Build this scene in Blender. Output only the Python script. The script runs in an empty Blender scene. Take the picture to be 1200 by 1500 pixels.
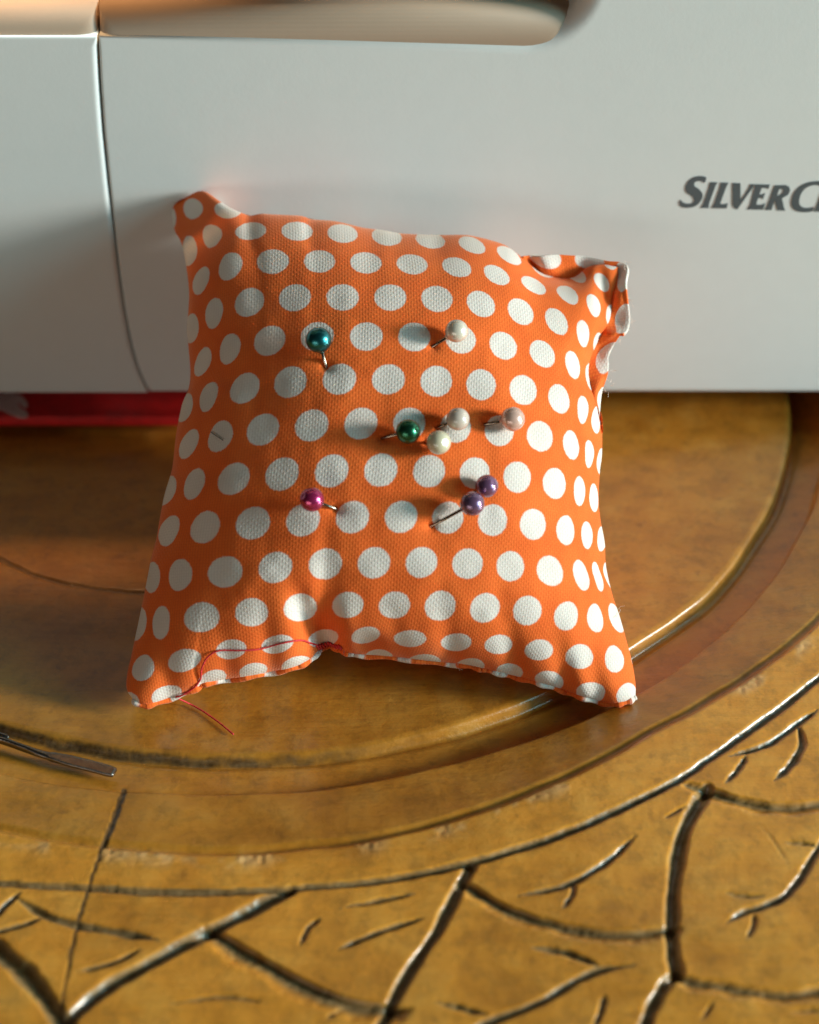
import bpy, bmesh, math, random
import numpy as np
from mathutils import Vector

random.seed(7)
rng = np.random.default_rng(7)
scene = bpy.context.scene
COL = scene.collection

# ------------------------------------------------------------------ camera
FPX = 2400.0                      # focal length in photograph pixels (1200 x 1500)
PITCH = math.radians(40.5)
CAM = np.array([0.0, -0.2374, 0.180])
FWD = np.array([0, math.cos(PITCH), -math.sin(PITCH)])
UPV = np.array([0, math.sin(PITCH), math.cos(PITCH)])
RGT = np.array([1.0, 0, 0])

cam_d = bpy.data.cameras.new('camera')
cam_d.sensor_fit = 'VERTICAL'
cam_d.sensor_height = 24.0
cam_d.lens = 24.0 * FPX / 1500.0
cam_d.clip_start = 0.005
cam_d.clip_end = 50
cam_d.dof.use_dof = True
cam_d.dof.focus_distance = 0.243
cam_d.dof.aperture_fstop = 9.0
cam = bpy.data.objects.new('camera', cam_d)
cam.location = CAM
cam.rotation_euler = (math.pi / 2 - PITCH, 0, 0)
COL.objects.link(cam)
scene.camera = cam

# ------------------------------------------------------------------ light
world = bpy.data.worlds.new('World')
scene.world = world
world.use_nodes = True
world.node_tree.nodes['Background'].inputs[0].default_value = (1.0, 0.86, 0.70, 1)
world.node_tree.nodes['Background'].inputs[1].default_value = 0.014
scene.view_settings.view_transform = 'Standard'
scene.view_settings.look = 'None'
scene.view_settings.gamma = 1
scene.view_settings.exposure = 0


def lamp(name, loc, target, power, size, color, shape='DISK', size_y=None, spread=180):
    d = bpy.data.lights.new(name, 'AREA')
    d.shape = shape
    d.size = size
    if size_y:
        d.size_y = size_y
    d.energy = power
    d.color = color
    d.spread = math.radians(spread)
    o = bpy.data.objects.new(name, d)
    o.location = loc
    o.rotation_euler = (Vector(target) - Vector(loc)).to_track_quat('-Z', 'Y').to_euler()
    COL.objects.link(o)
    return o


LDIR = Vector((1, -0.22, 0.265)).normalized()
AIM = Vector((0, -0.04, 0.02))
lamp('window_sunlight', AIM + LDIR * 2.5, AIM, 88, 0.52, (1.0, 0.935, 0.85))
lamp('window_skylight', (1.0, -0.42, 0.36), AIM, 8.6, 0.55, (0.38, 0.89, 1.0), 'SQUARE')
lamp('front_fill', (-0.55, -1.15, 0.15), AIM, 2.3, 0.9, (1.0, 0.92, 0.82), 'RECTANGLE', 0.26)  # added fill lamp, lifts the shaded machine front and the cushion's left side
lamp('machine_lamp', (-0.06, 0.052, 0.158), (-0.06, 0.0521, 0.07), 0.30, 0.04, (1.0, 0.55, 0.24), spread=58)


# ------------------------------------------------------------------ helpers
def ray(p):
    p = np.atleast_2d(np.asarray(p, float))
    return FWD + ((p[:, :1] - 600) / FPX) * RGT - ((p[:, 1:2] - 750) / FPX) * UPV


def on_z(p, z=0.0):
    """where the sight line through photograph point p meets the height z"""
    r = ray(p)
    z = np.broadcast_to(np.asarray(z, float), (len(r),))[:, None]
    return CAM + r * ((z - CAM[2]) / r[:, 2:3])


def on_y(p, y=0.0):
    r = ray(p)
    return CAM + r * ((y - CAM[1]) / r[:, 1:2])


def project(P):
    P = np.atleast_2d(P) - CAM
    d = P @ FWD
    return np.c_[600 + FPX * (P @ RGT) / d, 750 - FPX * (P @ UPV) / d], d


def mesh_obj(name, verts, faces, mat=None, parent=None, smooth=True, uv=None):
    me = bpy.data.meshes.new(name)
    me.from_pydata([tuple(map(float, v)) for v in verts], [], faces)
    if smooth:
        me.polygons.foreach_set('use_smooth', [True] * len(me.polygons))
    if uv is not None:
        lay = me.uv_layers.new(name='cloth')
        idx = np.empty(len(me.loops), dtype=np.int32)
        me.loops.foreach_get('vertex_index', idx)
        lay.data.foreach_set('uv', np.asarray(uv, np.float32)[idx].ravel())
    me.update()
    o = bpy.data.objects.new(name, me)
    COL.objects.link(o)
    if mat:
        me.materials.append(mat)
    if parent:
        o.parent = parent
    return o


def tag(o, label, cat, group=None, kind=None):
    o['label'] = label
    o['category'] = cat
    if group:
        o['group'] = group
    if kind:
        o['kind'] = kind
    return o


def empty(name, loc=(0, 0, 0)):
    o = bpy.data.objects.new(name, None)
    o.location = loc
    o.empty_display_size = 0.01
    COL.objects.link(o)
    return o


def child_at(o, parent):
    """parent o but keep its world-space vertices"""
    o.parent = parent
    o.matrix_parent_inverse = parent.matrix_basis.inverted()
    return o


def catmull(P, n):
    P = np.asarray(P, float)
    Q = np.vstack([2 * P[0] - P[1], P, 2 * P[-1] - P[-2]])
    seg = len(P) - 1
    t = np.linspace(0, seg, n)
    k = np.minimum(t.astype(int), seg - 1)
    u = (t - k)[:, None]
    a, b, c, d = Q[k], Q[k + 1], Q[k + 2], Q[k + 3]
    return 0.5 * (2 * b + (c - a) * u + (2 * a - 5 * b + 4 * c - d) * u ** 2 + (3 * b - a - 3 * c + d) * u ** 3)


def catmull_closed(P, per=6):
    P = np.asarray(P, float)
    n = len(P)
    out = []
    for i in range(n):
        a, b, c, d = P[i - 1], P[i], P[(i + 1) % n], P[(i + 2) % n]
        for u in np.linspace(0, 1, per, endpoint=False):
            out.append(0.5 * (2 * b + (c - a) * u + (2 * a - 5 * b + 4 * c - d) * u * u + (3 * b - a - 3 * c + d) * u ** 3))
    return np.array(out)


def tube_geo(path, rad, sides=8, caps=True):
    path = np.asarray(path, float)
    n = len(path)
    rad = np.broadcast_to(rad, (n,))
    T = np.gradient(path, axis=0)
    T /= np.linalg.norm(T, axis=1)[:, None] + 1e-12
    ref = np.array([0.3, 0.2, 1.0])
    V, F = [], []
    for i in range(n):
        a = np.cross(T[i], ref)
        a /= np.linalg.norm(a)
        b = np.cross(T[i], a)
        for k in range(sides):
            w = 2 * math.pi * k / sides
            V.append(path[i] + rad[i] * (math.cos(w) * a + math.sin(w) * b))
    for i in range(n - 1):
        for k in range(sides):
            k2 = (k + 1) % sides
            F.append((i * sides + k, i * sides + k2, (i + 1) * sides + k2, (i + 1) * sides + k))
    if caps:
        F.append(tuple(range(sides))[::-1])
        F.append(tuple((n - 1) * sides + k for k in range(sides)))
    return V, F


def smoothstep(a, b, x):
    t = np.clip((x - a) / (b - a), 0, 1)
    return t * t * (3 - 2 * t)


def vnoise(x, y, scale, seed=0):
    """smooth value noise on arrays, -1..1"""
    g = np.random.default_rng(seed).uniform(-1, 1, (256, 256))
    X, Y = x / scale, y / scale
    i, j = np.floor(X).astype(int), np.floor(Y).astype(int)
    u, v = X - i, Y - j
    u, v = u * u * (3 - 2 * u), v * v * (3 - 2 * v)
    a, b = g[i % 256, j % 256], g[(i + 1) % 256, j % 256]
    c, d = g[i % 256, (j + 1) % 256], g[(i + 1) % 256, (j + 1) % 256]
    return (a * (1 - u) + b * u) * (1 - v) + (c * (1 - u) + d * u) * v


# ------------------------------------------------------------------ materials
class NT:
    def __init__(self, name):
        self.m = bpy.data.materials.new(name)
        self.m.use_nodes = True
        self.t = self.m.node_tree
        self.b = self.t.nodes['Principled BSDF']

    def n(self, typ, **kw):
        nd = self.t.nodes.new(typ)
        for k, v in kw.items():
            setattr(nd, k, v)
        return nd

    def put(self, sock, v):
        if isinstance(v, bpy.types.NodeSocket):
            self.t.links.new(v, sock)
        else:
            sock.default_value = v

    def math(self, op, a, b=None, c=None, clamp=False):
        nd = self.n('ShaderNodeMath', operation=op, use_clamp=clamp)
        self.put(nd.inputs[0], a)
        if b is not None:
            self.put(nd.inputs[1], b)
        if c is not None:
            self.put(nd.inputs[2], c)
        return nd.outputs[0]

    def noise(self, vec, scale, detail=4, rough=0.55):
        nd = self.n('ShaderNodeTexNoise')
        self.put(nd.inputs['Vector'], vec)
        nd.inputs['Scale'].default_value = scale
        nd.inputs['Detail'].default_value = detail
        nd.inputs['Roughness'].default_value = rough
        return nd.outputs[0]

    def ramp(self, fac, stops):
        nd = self.n('ShaderNodeValToRGB')
        el = nd.color_ramp.elements
        while len(el) < len(stops):
            el.new(0.5)
        for e, (p, c) in zip(el, stops):
            e.position = p
            e.color = (*c, 1) if len(c) == 3 else c
        self.put(nd.inputs[0], fac)
        return nd.outputs[0]

    def mix(self, fac, a, b, blend='MIX'):
        nd = self.n('ShaderNodeMix', data_type='RGBA', blend_type=blend)
        self.put(nd.inputs[0], fac)
        self.put(nd.inputs[6], a)
        self.put(nd.inputs[7], b)
        return nd.outputs[2]

    def bump(self, h, strength, dist, normal=None):
        nd = self.n('ShaderNodeBump')
        nd.inputs['Strength'].default_value = strength
        nd.inputs['Distance'].default_value = dist
        self.put(nd.inputs['Height'], h)
        if normal is not None:
            self.put(nd.inputs['Normal'], normal)
        return nd.outputs[0]

    def set(self, **kw):
        for k, v in kw.items():
            self.put(self.b.inputs[k.replace('_', ' ')], v)
        return self


def obj_coord(t):
    return t.n('ShaderNodeTexCoord').outputs['Object']


ROW = 0.97


def fabric_material():
    t = NT('polka_dot_cotton')
    uv = t.n('ShaderNodeUVMap', uv_map='cloth').outputs[0]
    sep = t.n('ShaderNodeSeparateXYZ')
    t.put(sep.inputs[0], uv)
    u, v = sep.outputs[0], sep.outputs[1]
    vv = t.math('DIVIDE', v, ROW)
    j = t.math('ROUND', vv)
    dv = t.math('MULTIPLY', t.math('SUBTRACT', vv, j), ROW)
    uu = t.math('SUBTRACT', u, t.math('MULTIPLY', t.math('FLOORED_MODULO', j, 2.0), 0.5))
    du = t.math('SUBTRACT', uu, t.math('ROUND', uu))
    d = t.math('SQRT', t.math('ADD', t.math('MULTIPLY', du, du), t.math('MULTIPLY', dv, dv)))
    wob = t.math('MULTIPLY', t.math('SUBTRACT', t.noise(uv, 9.0, 2), 0.5), 0.035)
    d = t.math('ADD', d, wob)
    d = t.math('ADD', d, t.math('MULTIPLY', t.math('SUBTRACT', t.noise(uv, 30.0, 3, 0.7), 0.5), 0.05))
    mr = t.n('ShaderNodeMapRange')
    t.put(mr.inputs[0], d)
    mr.inputs[1].default_value = 0.350
    mr.inputs[2].default_value = 0.322
    dot = mr.outputs[0]
    # plain weave: warp and weft threads that go over and under in a checker
    N = 16.5
    warp_x = t.math('MULTIPLY', t.math('ADD', u, t.math('MULTIPLY', t.noise(uv, 3.0, 2), 0.05)), N * math.pi)
    weft_y = t.math('MULTIPLY', t.math('ADD', v, t.math('MULTIPLY', t.noise(uv, 2.3, 2), 0.05)), N * math.pi)
    sx, sy = t.math('SINE', warp_x), t.math('SINE', weft_y)
    over = t.math('MULTIPLY', sx, sy)
    rib = t.math('POWER', t.math('ABSOLUTE', sx), 0.5)
    rib2 = t.math('POWER', t.math('ABSOLUTE', sy), 0.5)
    thr = t.noise(uv, 30.0, 3, 0.7)
    weave = t.math('ADD', t.math('MULTIPLY', over, 0.30), t.math('ADD', t.math('MULTIPLY', rib, 0.5), t.math('MULTIPLY', rib2, 0.35)))
    weave = t.math('ADD', weave, t.math('MULTIPLY', thr, 0.6))
    gap = t.math('SUBTRACT', 1.0, t.math('MULTIPLY', rib, t.math('ADD', t.math('MULTIPLY', rib2, 0.5), 0.5)))
    gap = t.math('MULTIPLY', t.math('ADD', t.math('MULTIPLY', gap, 0.8), t.math('MULTIPLY', thr, 0.35)), 0.55)
    blotch = t.noise(uv, 1.3, 3)
    orange = t.ramp(blotch, [(0.3, (0.80, 0.135, 0.016)), (0.7, (0.88, 0.175, 0.024))])
    white = t.ramp(blotch, [(0.3, (0.72, 0.645, 0.575)), (0.7, (0.78, 0.71, 0.645))])
    base = t.mix(dot, orange, white)
    dark = t.mix(dot, (0.55, 0.065, 0.01, 1), (0.52, 0.46, 0.42, 1))
    base = t.mix(gap, base, dark)
    t.set(Base_Color=base, Roughness=0.85, Normal=t.bump(weave, 0.40, 0.00013))
    t.b.inputs['Specular IOR Level'].default_value = 0.25
    t.b.inputs['Sheen Weight'].default_value = 0.25
    t.b.inputs['Sheen Roughness'].default_value = 0.4
    t.b.inputs['Sheen Tint'].default_value = (1, 0.75, 0.55, 1)
    t.b.inputs['Subsurface Weight'].default_value = 0.08
    t.b.inputs['Subsurface Radius'].default_value = (1, 0.4, 0.2)
    t.b.inputs['Subsurface Scale'].default_value = 0.0008
    return t.m


def wood_material(name, k):
    t = NT(name)
    oc = obj_coord(t)
    mp = t.n('ShaderNodeMapping')
    t.put(mp.inputs[0], oc)
    mp.inputs['Scale'].default_value = (0.35, 1.0, 1.0)
    mp.inputs['Rotation'].default_value = (0, 0, math.radians(8))
    big = t.noise(mp.outputs[0], 55, 4)
    mid = t.noise(oc, 160, 5, 0.6)
    fine = t.noise(mp.outputs[0], 900, 4, 0.65)
    base = t.ramp(big, [(0.25, (0.44, 0.158, 0.015)), (0.5, (0.72, 0.292, 0.030)), (0.78, (0.80, 0.375, 0.054))])
    warm = t.ramp(mid, [(0.30, (0.34, 0.120, 0.012)), (0.50, (0.71, 0.292, 0.031)), (0.72, (0.80, 0.42, 0.080))])
    base = t.mix(0.45, base, warm)
    spec = t.ramp(t.noise(oc, 420, 3, 0.5), [(0.27, (1, 1, 1)), (0.36, (0, 0, 0))])
    base = t.mix(t.math('MULTIPLY', spec, 0.30), base, (0.16, 0.06, 0.015, 1))
    pat = t.ramp(t.noise(oc, 330, 6, 0.7), [(0.36, (1, 1, 1)), (0.52, (0, 0, 0))])
    base = t.mix(t.math('MULTIPLY', pat, 0.42), base, (0.30, 0.135, 0.020, 1))
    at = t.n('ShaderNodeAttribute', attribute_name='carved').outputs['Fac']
    groove_col = t.ramp(fine, [(0.3, (0.085, 0.060, 0.030)), (0.7, (0.24, 0.178, 0.092))])  # darker grey-brown tone inside the carved grooves
    base = t.mix(t.math('MULTIPLY', at, 0.85), base, groove_col)
    base = t.mix(1.0, base, (k, k, k, 1), 'MULTIPLY')
    chip = t.n('ShaderNodeAttribute', attribute_name='chipped').outputs['Fac']
    pale = t.ramp(mid, [(0.35, (0.50, 0.30, 0.12)), (0.65, (0.70, 0.50, 0.28))])
    base = t.mix(t.math('MULTIPLY', chip, 0.45), base, pale)
    gr = t.n('ShaderNodeAttribute', attribute_name='grit').outputs['Fac']
    base = t.mix(t.math('MULTIPLY', gr, 0.9, None, True), base, t.ramp(fine, [(0.35, (0.035, 0.02, 0.01)), (0.75, (0.16, 0.10, 0.05))]))
    gm = t.n('ShaderNodeMapping')
    t.put(gm.inputs[0], oc)
    gm.inputs['Scale'].default_value = (0.06, 1.0, 1.0)
    gm.inputs['Rotation'].default_value = (0, 0, math.radians(-12))
    streak = t.noise(gm.outputs[0], 1300, 4, 0.7)
    base = t.mix(t.math('MULTIPLY', t.math('SUBTRACT', streak, 0.46, None, True), 0.9, None, True), base, t.mix(0.5, base, (0.16, 0.07, 0.012, 1)))
    hgt = t.math('ADD', t.math('ADD', t.math('MULTIPLY', fine, 0.35), mid), t.math('MULTIPLY', streak, 0.5))
    n1 = t.bump(hgt, 0.35, 0.0006)
    n1 = t.bump(t.noise(oc, 2600, 3, 0.6), 0.20, 0.00012, n1)
    rough = t.math('ADD', t.math('MULTIPLY', mid, 0.30), 0.20)
    rough = t.math('ADD', rough, t.math('MULTIPLY', at, 0.06))
    t.set(Base_Color=base, Roughness=rough, Normal=n1)
    t.b.inputs['Specular IOR Level'].default_value = 0.32
    t.b.inputs['Coat Weight'].default_value = 0.6
    t.b.inputs['Coat Roughness'].default_value = 0.24
    t.put(t.b.inputs['Coat Normal'], t.bump(mid, 0.25, 0.0005))
    return t.m


def plastic_material(name, col, rough=0.6):
    t = NT(name)
    oc = obj_coord(t)
    g = t.noise(oc, 1500, 3, 0.6)
    g2 = t.noise(oc, 260, 2)
    c = t.mix(0.06, (*col, 1), t.ramp(g2, [(0.3, tuple(k * 0.7 for k in col)), (0.7, col)]))
    t.set(Base_Color=c, Roughness=rough, Normal=t.bump(t.math('ADD', g, t.math('MULTIPLY', g2, 0.7)), 0.07, 0.00020))
    return t.m


def simple(name, col, rough=0.5, metal=0.0, coat=0.0, noise_scale=None, bump=0.0, vary=0.15):
    t = NT(name)
    oc = obj_coord(t)
    nz = t.noise(oc, noise_scale or 400, 3)
    c = t.ramp(nz, [(0.3, tuple(k * (1 - vary) for k in col)), (0.7, tuple(min(1, k * (1 + vary)) for k in col))])
    t.set(Base_Color=c, Roughness=rough, Metallic=metal)
    t.b.inputs['Coat Weight'].default_value = coat
    t.b.inputs['Coat Roughness'].default_value = 0.06
    if bump:
        t.set(Normal=t.bump(nz, bump, 0.0003))
    return t.m


M_FABRIC = fabric_material()
M_WOOD = wood_material('golden_carved_wood', 1.12)
M_WOOD_DARK = wood_material('brown_turned_wood', 0.70)
M_WOOD_MID = wood_material('brown_moulding_wood', 0.82)
M_PLASTIC = plastic_material('white_matt_plastic', (0.65, 0.69, 0.68))
M_DARKGAP = simple('dark_underside_plastic', (0.10, 0.09, 0.08), 0.6)
M_INK = simple('dark_grey_print', (0.075, 0.095, 0.105), 0.5, vary=0.05)
M_STEEL = simple('pin_steel', (0.34, 0.27, 0.21), 0.25, 1.0)
M_TOOL = simple('brushed_steel', (0.24, 0.22, 0.20), 0.22, 0.95, noise_scale=2500, bump=0.1)
M_RED = simple('red_card_gloss', (0.62, 0.012, 0.012), 0.45)
M_PALE = simple('pale_print', (0.72, 0.55, 0.52), 0.5, vary=0.08)
M_THREAD = simple('red_thread', (0.62, 0.03, 0.035), 0.7, noise_scale=3000, vary=0.35, bump=0.4)
M_FIBRE = simple('pale_fibre', (0.85, 0.72, 0.62), 0.7)


def pearl(name, col, metal=0.35, rough=0.28, coat=0.8):
    t = NT(name)
    oc = obj_coord(t)
    lw = t.n('ShaderNodeLayerWeight')
    lw.inputs[0].default_value = 0.35
    c = t.mix(lw.outputs['Facing'], (*col, 1), tuple(min(1, k * 0.6 + 0.03) for k in col) + (1,))
    nz = t.noise(oc, 900, 2)
    c = t.mix(t.math('MULTIPLY', nz, 0.15), c, tuple(min(1, k * 1.25) for k in col) + (1,))
    t.set(Base_Color=c, Roughness=rough, Metallic=metal)
    t.b.inputs['Coat Weight'].default_value = coat
    t.b.inputs['Coat Roughness'].default_value = 0.08
    t.b.inputs['Specular IOR Level'].default_value = 0.6
    return t.m


# ------------------------------------------------------------------ carved table
INNER = [(0, 1062), (100, 1086), (200, 1104), (300, 1110), (450, 1105), (560, 1090), (930, 945), (1030, 880), (1090, 805), (1145, 700), (1160, 610)]
OUTER = [(0, 1130), (100, 1145), (200, 1157), (300, 1159), (420, 1156), (520, 1147), (600, 1130), (800, 1075), (920, 1028), (1080, 905), (1150, 815), (1190, 735)]
BAND = [(0, 1220), (60, 1225), (140, 1238), (235, 1247), (420, 1246), (640, 1212), (860, 1135), (1000, 1062), (1100, 1000), (1200, 925)]


def circle_fit(S):
    q = on_z(S)[:, :2]
    A = np.c_[2 * q, np.ones(len(q))]
    s = np.linalg.lstsq(A, (q ** 2).sum(1), rcond=None)[0]
    return s


_all = [on_z(S, h)[:, :2] for S, h in ((INNER, -0.0003), (OUTER, 0.0010), (BAND, 0.0020))]
A_, b_ = [], []
for k, q in enumerate(_all):
    for X, Y in q:
        row = [2 * X, 2 * Y, 0, 0, 0]
        row[2 + k] = 1
        A_.append(row)
        b_.append(X * X + Y * Y)
sol = np.linalg.lstsq(np.array(A_), np.array(b_), rcond=None)[0]
CX, CY = sol[0], sol[1]
R_IN, R_OUT, R_BAND = [math.sqrt(sol[2 + k] + CX ** 2 + CY ** 2) for k in range(3)]


def radial_curve(k):
    """hand-carved ring: radius as a function of the angle round the table centre"""
    q = _all[k]
    ang = np.arctan2(q[:, 1] - CY, q[:, 0] - CX)
    r = np.hypot(q[:, 0] - CX, q[:, 1] - CY)
    o = np.argsort(ang)
    mean = (R_IN, R_OUT, R_BAND)[k]
    a = np.concatenate([[-4, ang[o][0] - 0.5], ang[o], [ang[o][-1] + 0.5, 4]])
    rr = np.concatenate([[mean, mean], r[o], [mean, mean]])
    grid = np.linspace(-math.pi, math.pi, 721)
    v = np.interp(grid, a, rr)
    ker = np.hanning(41)
    ker /= ker.sum()
    v = np.convolve(np.pad(v, 20, mode='edge'), ker, 'valid')
    return lambda phi: np.interp(phi, grid, v)


RI_F, RO_F, RB_F = radial_curve(0), radial_curve(1), radial_curve(2)

# carved grooves: photograph points, width (photograph px), depth (mm), kind
STROKES = [
    ([(-60, 1284), (0, 1293), (130, 1300), (235, 1306), (400, 1303), (600, 1283), (800, 1230), (975, 1152), (1040, 1110), (1100, 1068), (1150, 1032), (1200, 992), (1250, 950)], 15, 0.75, 'u'),
    ([(-20, 1352), (0, 1333), (30, 1306)], 11, 0.6, 't'),
    ([(22, 1312), (60, 1338), (115, 1355), (180, 1367), (232, 1377)], 15, 0.6, 't'),
    ([(-15, 1366), (30, 1356), (58, 1345)], 10, 0.5, 't'),
    ([(-40, 1355), (0, 1395), (40, 1430), (90, 1497), (110, 1540)], 34, 1.0, 'u'),
    ([(182, 1158), (168, 1198), (150, 1242)], 11, 0.9, 'c'),
    ([(150, 1242), (130, 1300), (112, 1360), (98, 1430), (88, 1495)], 6, 0.6, 'c'),
    ([(113, 1422), (160, 1412), (210, 1390)], 9, 0.45, 't'),
    ([(60, 1545), (95, 1500), (150, 1450), (220, 1410), (290, 1372), (335, 1350), (380, 1326), (425, 1304)], 26, 1.0, 'u'),
    ([(308, 1360), (345, 1383), (400, 1415), (470, 1452), (530, 1470), (575, 1474)], 40, 0.9, 's'),
    ([(690, 1268), (672, 1300), (640, 1362), (593, 1433), (573, 1473), (555, 1510), (540, 1540)], 21, 1.0, 'u'),
    ([(495, 1391), (560, 1364), (620, 1345)], 11, 0.5, 't'),
    ([(778, 1386), (830, 1396), (880, 1416)], 14, 0.6, 'l'),
    ([(650, 1530), (710, 1500), (787, 1470), (833, 1443), (877, 1421), (930, 1414)], 15, 0.65, 't'),
    ([(638, 1467), (677, 1477), (720, 1488)], 11, 0.5, 'l'),
    ([(1036, 1154), (1020, 1180), (1001, 1220), (991, 1265), (985, 1313), (984, 1353), (985, 1393), (991, 1427)], 24, 1.0, 'u'),
    ([(991, 1425), (972, 1444), (956, 1473), (946, 1500), (935, 1540)], 22, 0.9, 'u'),
    ([(1009, 1147), (1047, 1158), (1089, 1171), (1127, 1178), (1167, 1178), (1215, 1172)], 28, 0.8, 's'),
    ([(1068, 1108), (1125, 1090), (1165, 1062), (1198, 1040)], 12, 0.6, 't'),
    ([(1170, 1062), (1175, 1090), (1157, 1120), (1135, 1142)], 13, 0.6, 't'),
    ([(1092, 1108), (1082, 1125), (1063, 1147)], 10, 0.5, 't'),
    ([(1230, 1190), (1199, 1241), (1175, 1281), (1151, 1311), (1127, 1324), (1089, 1337), (1063, 1352)], 13, 0.65, 't'),
    ([(1063, 1308), (1089, 1313), (1123, 1313)], 8, 0.35, 'l'),
    ([(1106, 1338), (1103, 1356), (1094, 1375)], 8, 0.4, 't'),
    ([(1146, 1234), (1175, 1235), (1200, 1239)], 8, 0.35, 'l'),
    ([(991, 1431), (1033, 1438), (1079, 1446), (1127, 1453), (1167, 1453), (1215, 1446)], 24, 0.7, 's'),
    ([(1157, 1481), (1210, 1480)], 7, 0.3, 'l'),
    ([(1045, 1467), (1027, 1497)], 7, 0.3, 'l'),
    ([(886, 1458), (880, 1483), (868, 1505)], 11, 0.5, 't'),
    ([(678, 1290), (740, 1328), (820, 1354), (900, 1366), (984, 1358)], 26, 0.7, 's'),
    ([(973, 1198), (1008, 1180)], 6, 0.3, 't'),
    ([(1110, 1204), (1135, 1235), (1160, 1275)], 5, 0.12, 'l'),
    ([(760, 1312), (830, 1296), (890, 1262), (930, 1225)], 12, 0.55, 't'),
    ([(840, 1290), (838, 1310), (824, 1330)], 9, 0.4, 't'),
    ([(470, 1345), (450, 1360), (440, 1385)], 9, 0.4, 't'),
    ([(500, 1330), (560, 1318), (610, 1310)], 10, 0.45, 'l'),
    ([(250, 1470), (330, 1460), (390, 1470)], 9, 0.35, 'l'),
    ([(480, 1492), (500, 1478)], 8, 0.3, 't'),
    ([(1160, 1500), (1200, 1520)], 8, 0.3, 'l'),
    # faint joint in the middle panel
    ([(-60, 790), (0, 818), (60, 845), (130, 860), (210, 868), (300, 868)], 9, 0.35, 'u'),
]


def base_height(X, Y):
    """ring mouldings of the table top, metres"""
    dx, dy = X - CX, Y - CY
    r = np.hypot(dx, dy)
    phi = np.arctan2(dy, dx)
    ri, ro, rb = RI_F(phi), RO_F(phi), RB_F(phi)
    east = smoothstep(-1.5, -0.95, phi)
    east2 = smoothstep(-0.62, -0.12, phi)
    wob = 0.00022 * vnoise(X, Y, 0.007, 5)
    ri, ro, rb = ri + wob, ro + wob, rb + 1.5 * wob
    mm = 0.001
    # the middle panel is turned slightly hollow
    z = -4.4 * mm * np.clip(1 - (r / ri) ** 2, 0, 1)
    # disc: rolled shoulder, then a drop into the channel
    z += -0.25 * mm * smoothstep(-1.1 * mm, 0, r - ri)
    z += -(0.8 + 0.8 * east + 1.2 * east2) * mm * smoothstep(-0.3 * mm, 0.6 * mm, r - ri)
    z += -0.35 * mm * np.exp(-(((r - ri) - 1.0 * mm) / (0.6 * mm)) ** 2)
    # channel floor rises a little, then the band stands up
    span = np.clip((r - ri) / (ro - ri), 0, 1)
    z += 0.55 * mm * smoothstep(0.25, 1.0, span)
    z += (1.2 + 1.5 * east + 2.4 * east2) * mm * smoothstep(-0.30 * mm, 0.50 * mm, r - ro)
    # band leans inward
    sb = np.clip((r - ro) / (rb - ro), 0, 1)
    z += (1.15 + 1.6 * east) * mm * sb ** 0.9
    z += -0.55 * mm * smoothstep(-1.5 * mm, -0.4 * mm, r - rb) * (1 - smoothstep(-0.3 * mm, 0.3 * mm, r - rb))
    z += 0.30 * mm * smoothstep(0, 0.8 * mm, r - rb)
    z += 0.00010 * vnoise(X, Y, 0.011, 1) + 0.00005 * vnoise(X, Y, 0.004, 2)
    # grit packed at the foot of the shoulder
    foot = np.exp(-(np.abs((r - ri) - 0.45 * mm + 0.0004 * vnoise(X, Y, 0.003, 77)) / (0.65 * mm)) ** 3)
    left = smoothstep(0.012, -0.03, X)
    z += foot * left * (0.06 * mm * np.abs(vnoise(X, Y, 0.0006, 9)) + 0.03 * mm * vnoise(X + Y, Y - X, 0.0006, 10))
    chip = np.exp(-(((r - rb) - 1.2 * mm) / (1.3 * mm)) ** 2) * smoothstep(-0.1, 0.5, vnoise(X, Y, 0.005, 21) + 0.4 * vnoise(X, Y, 0.0012, 22))
    z += chip * 0.10 * mm * vnoise(X, Y, 0.0006, 11)
    return z, r, ri, ro, rb, foot * left, chip


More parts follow.
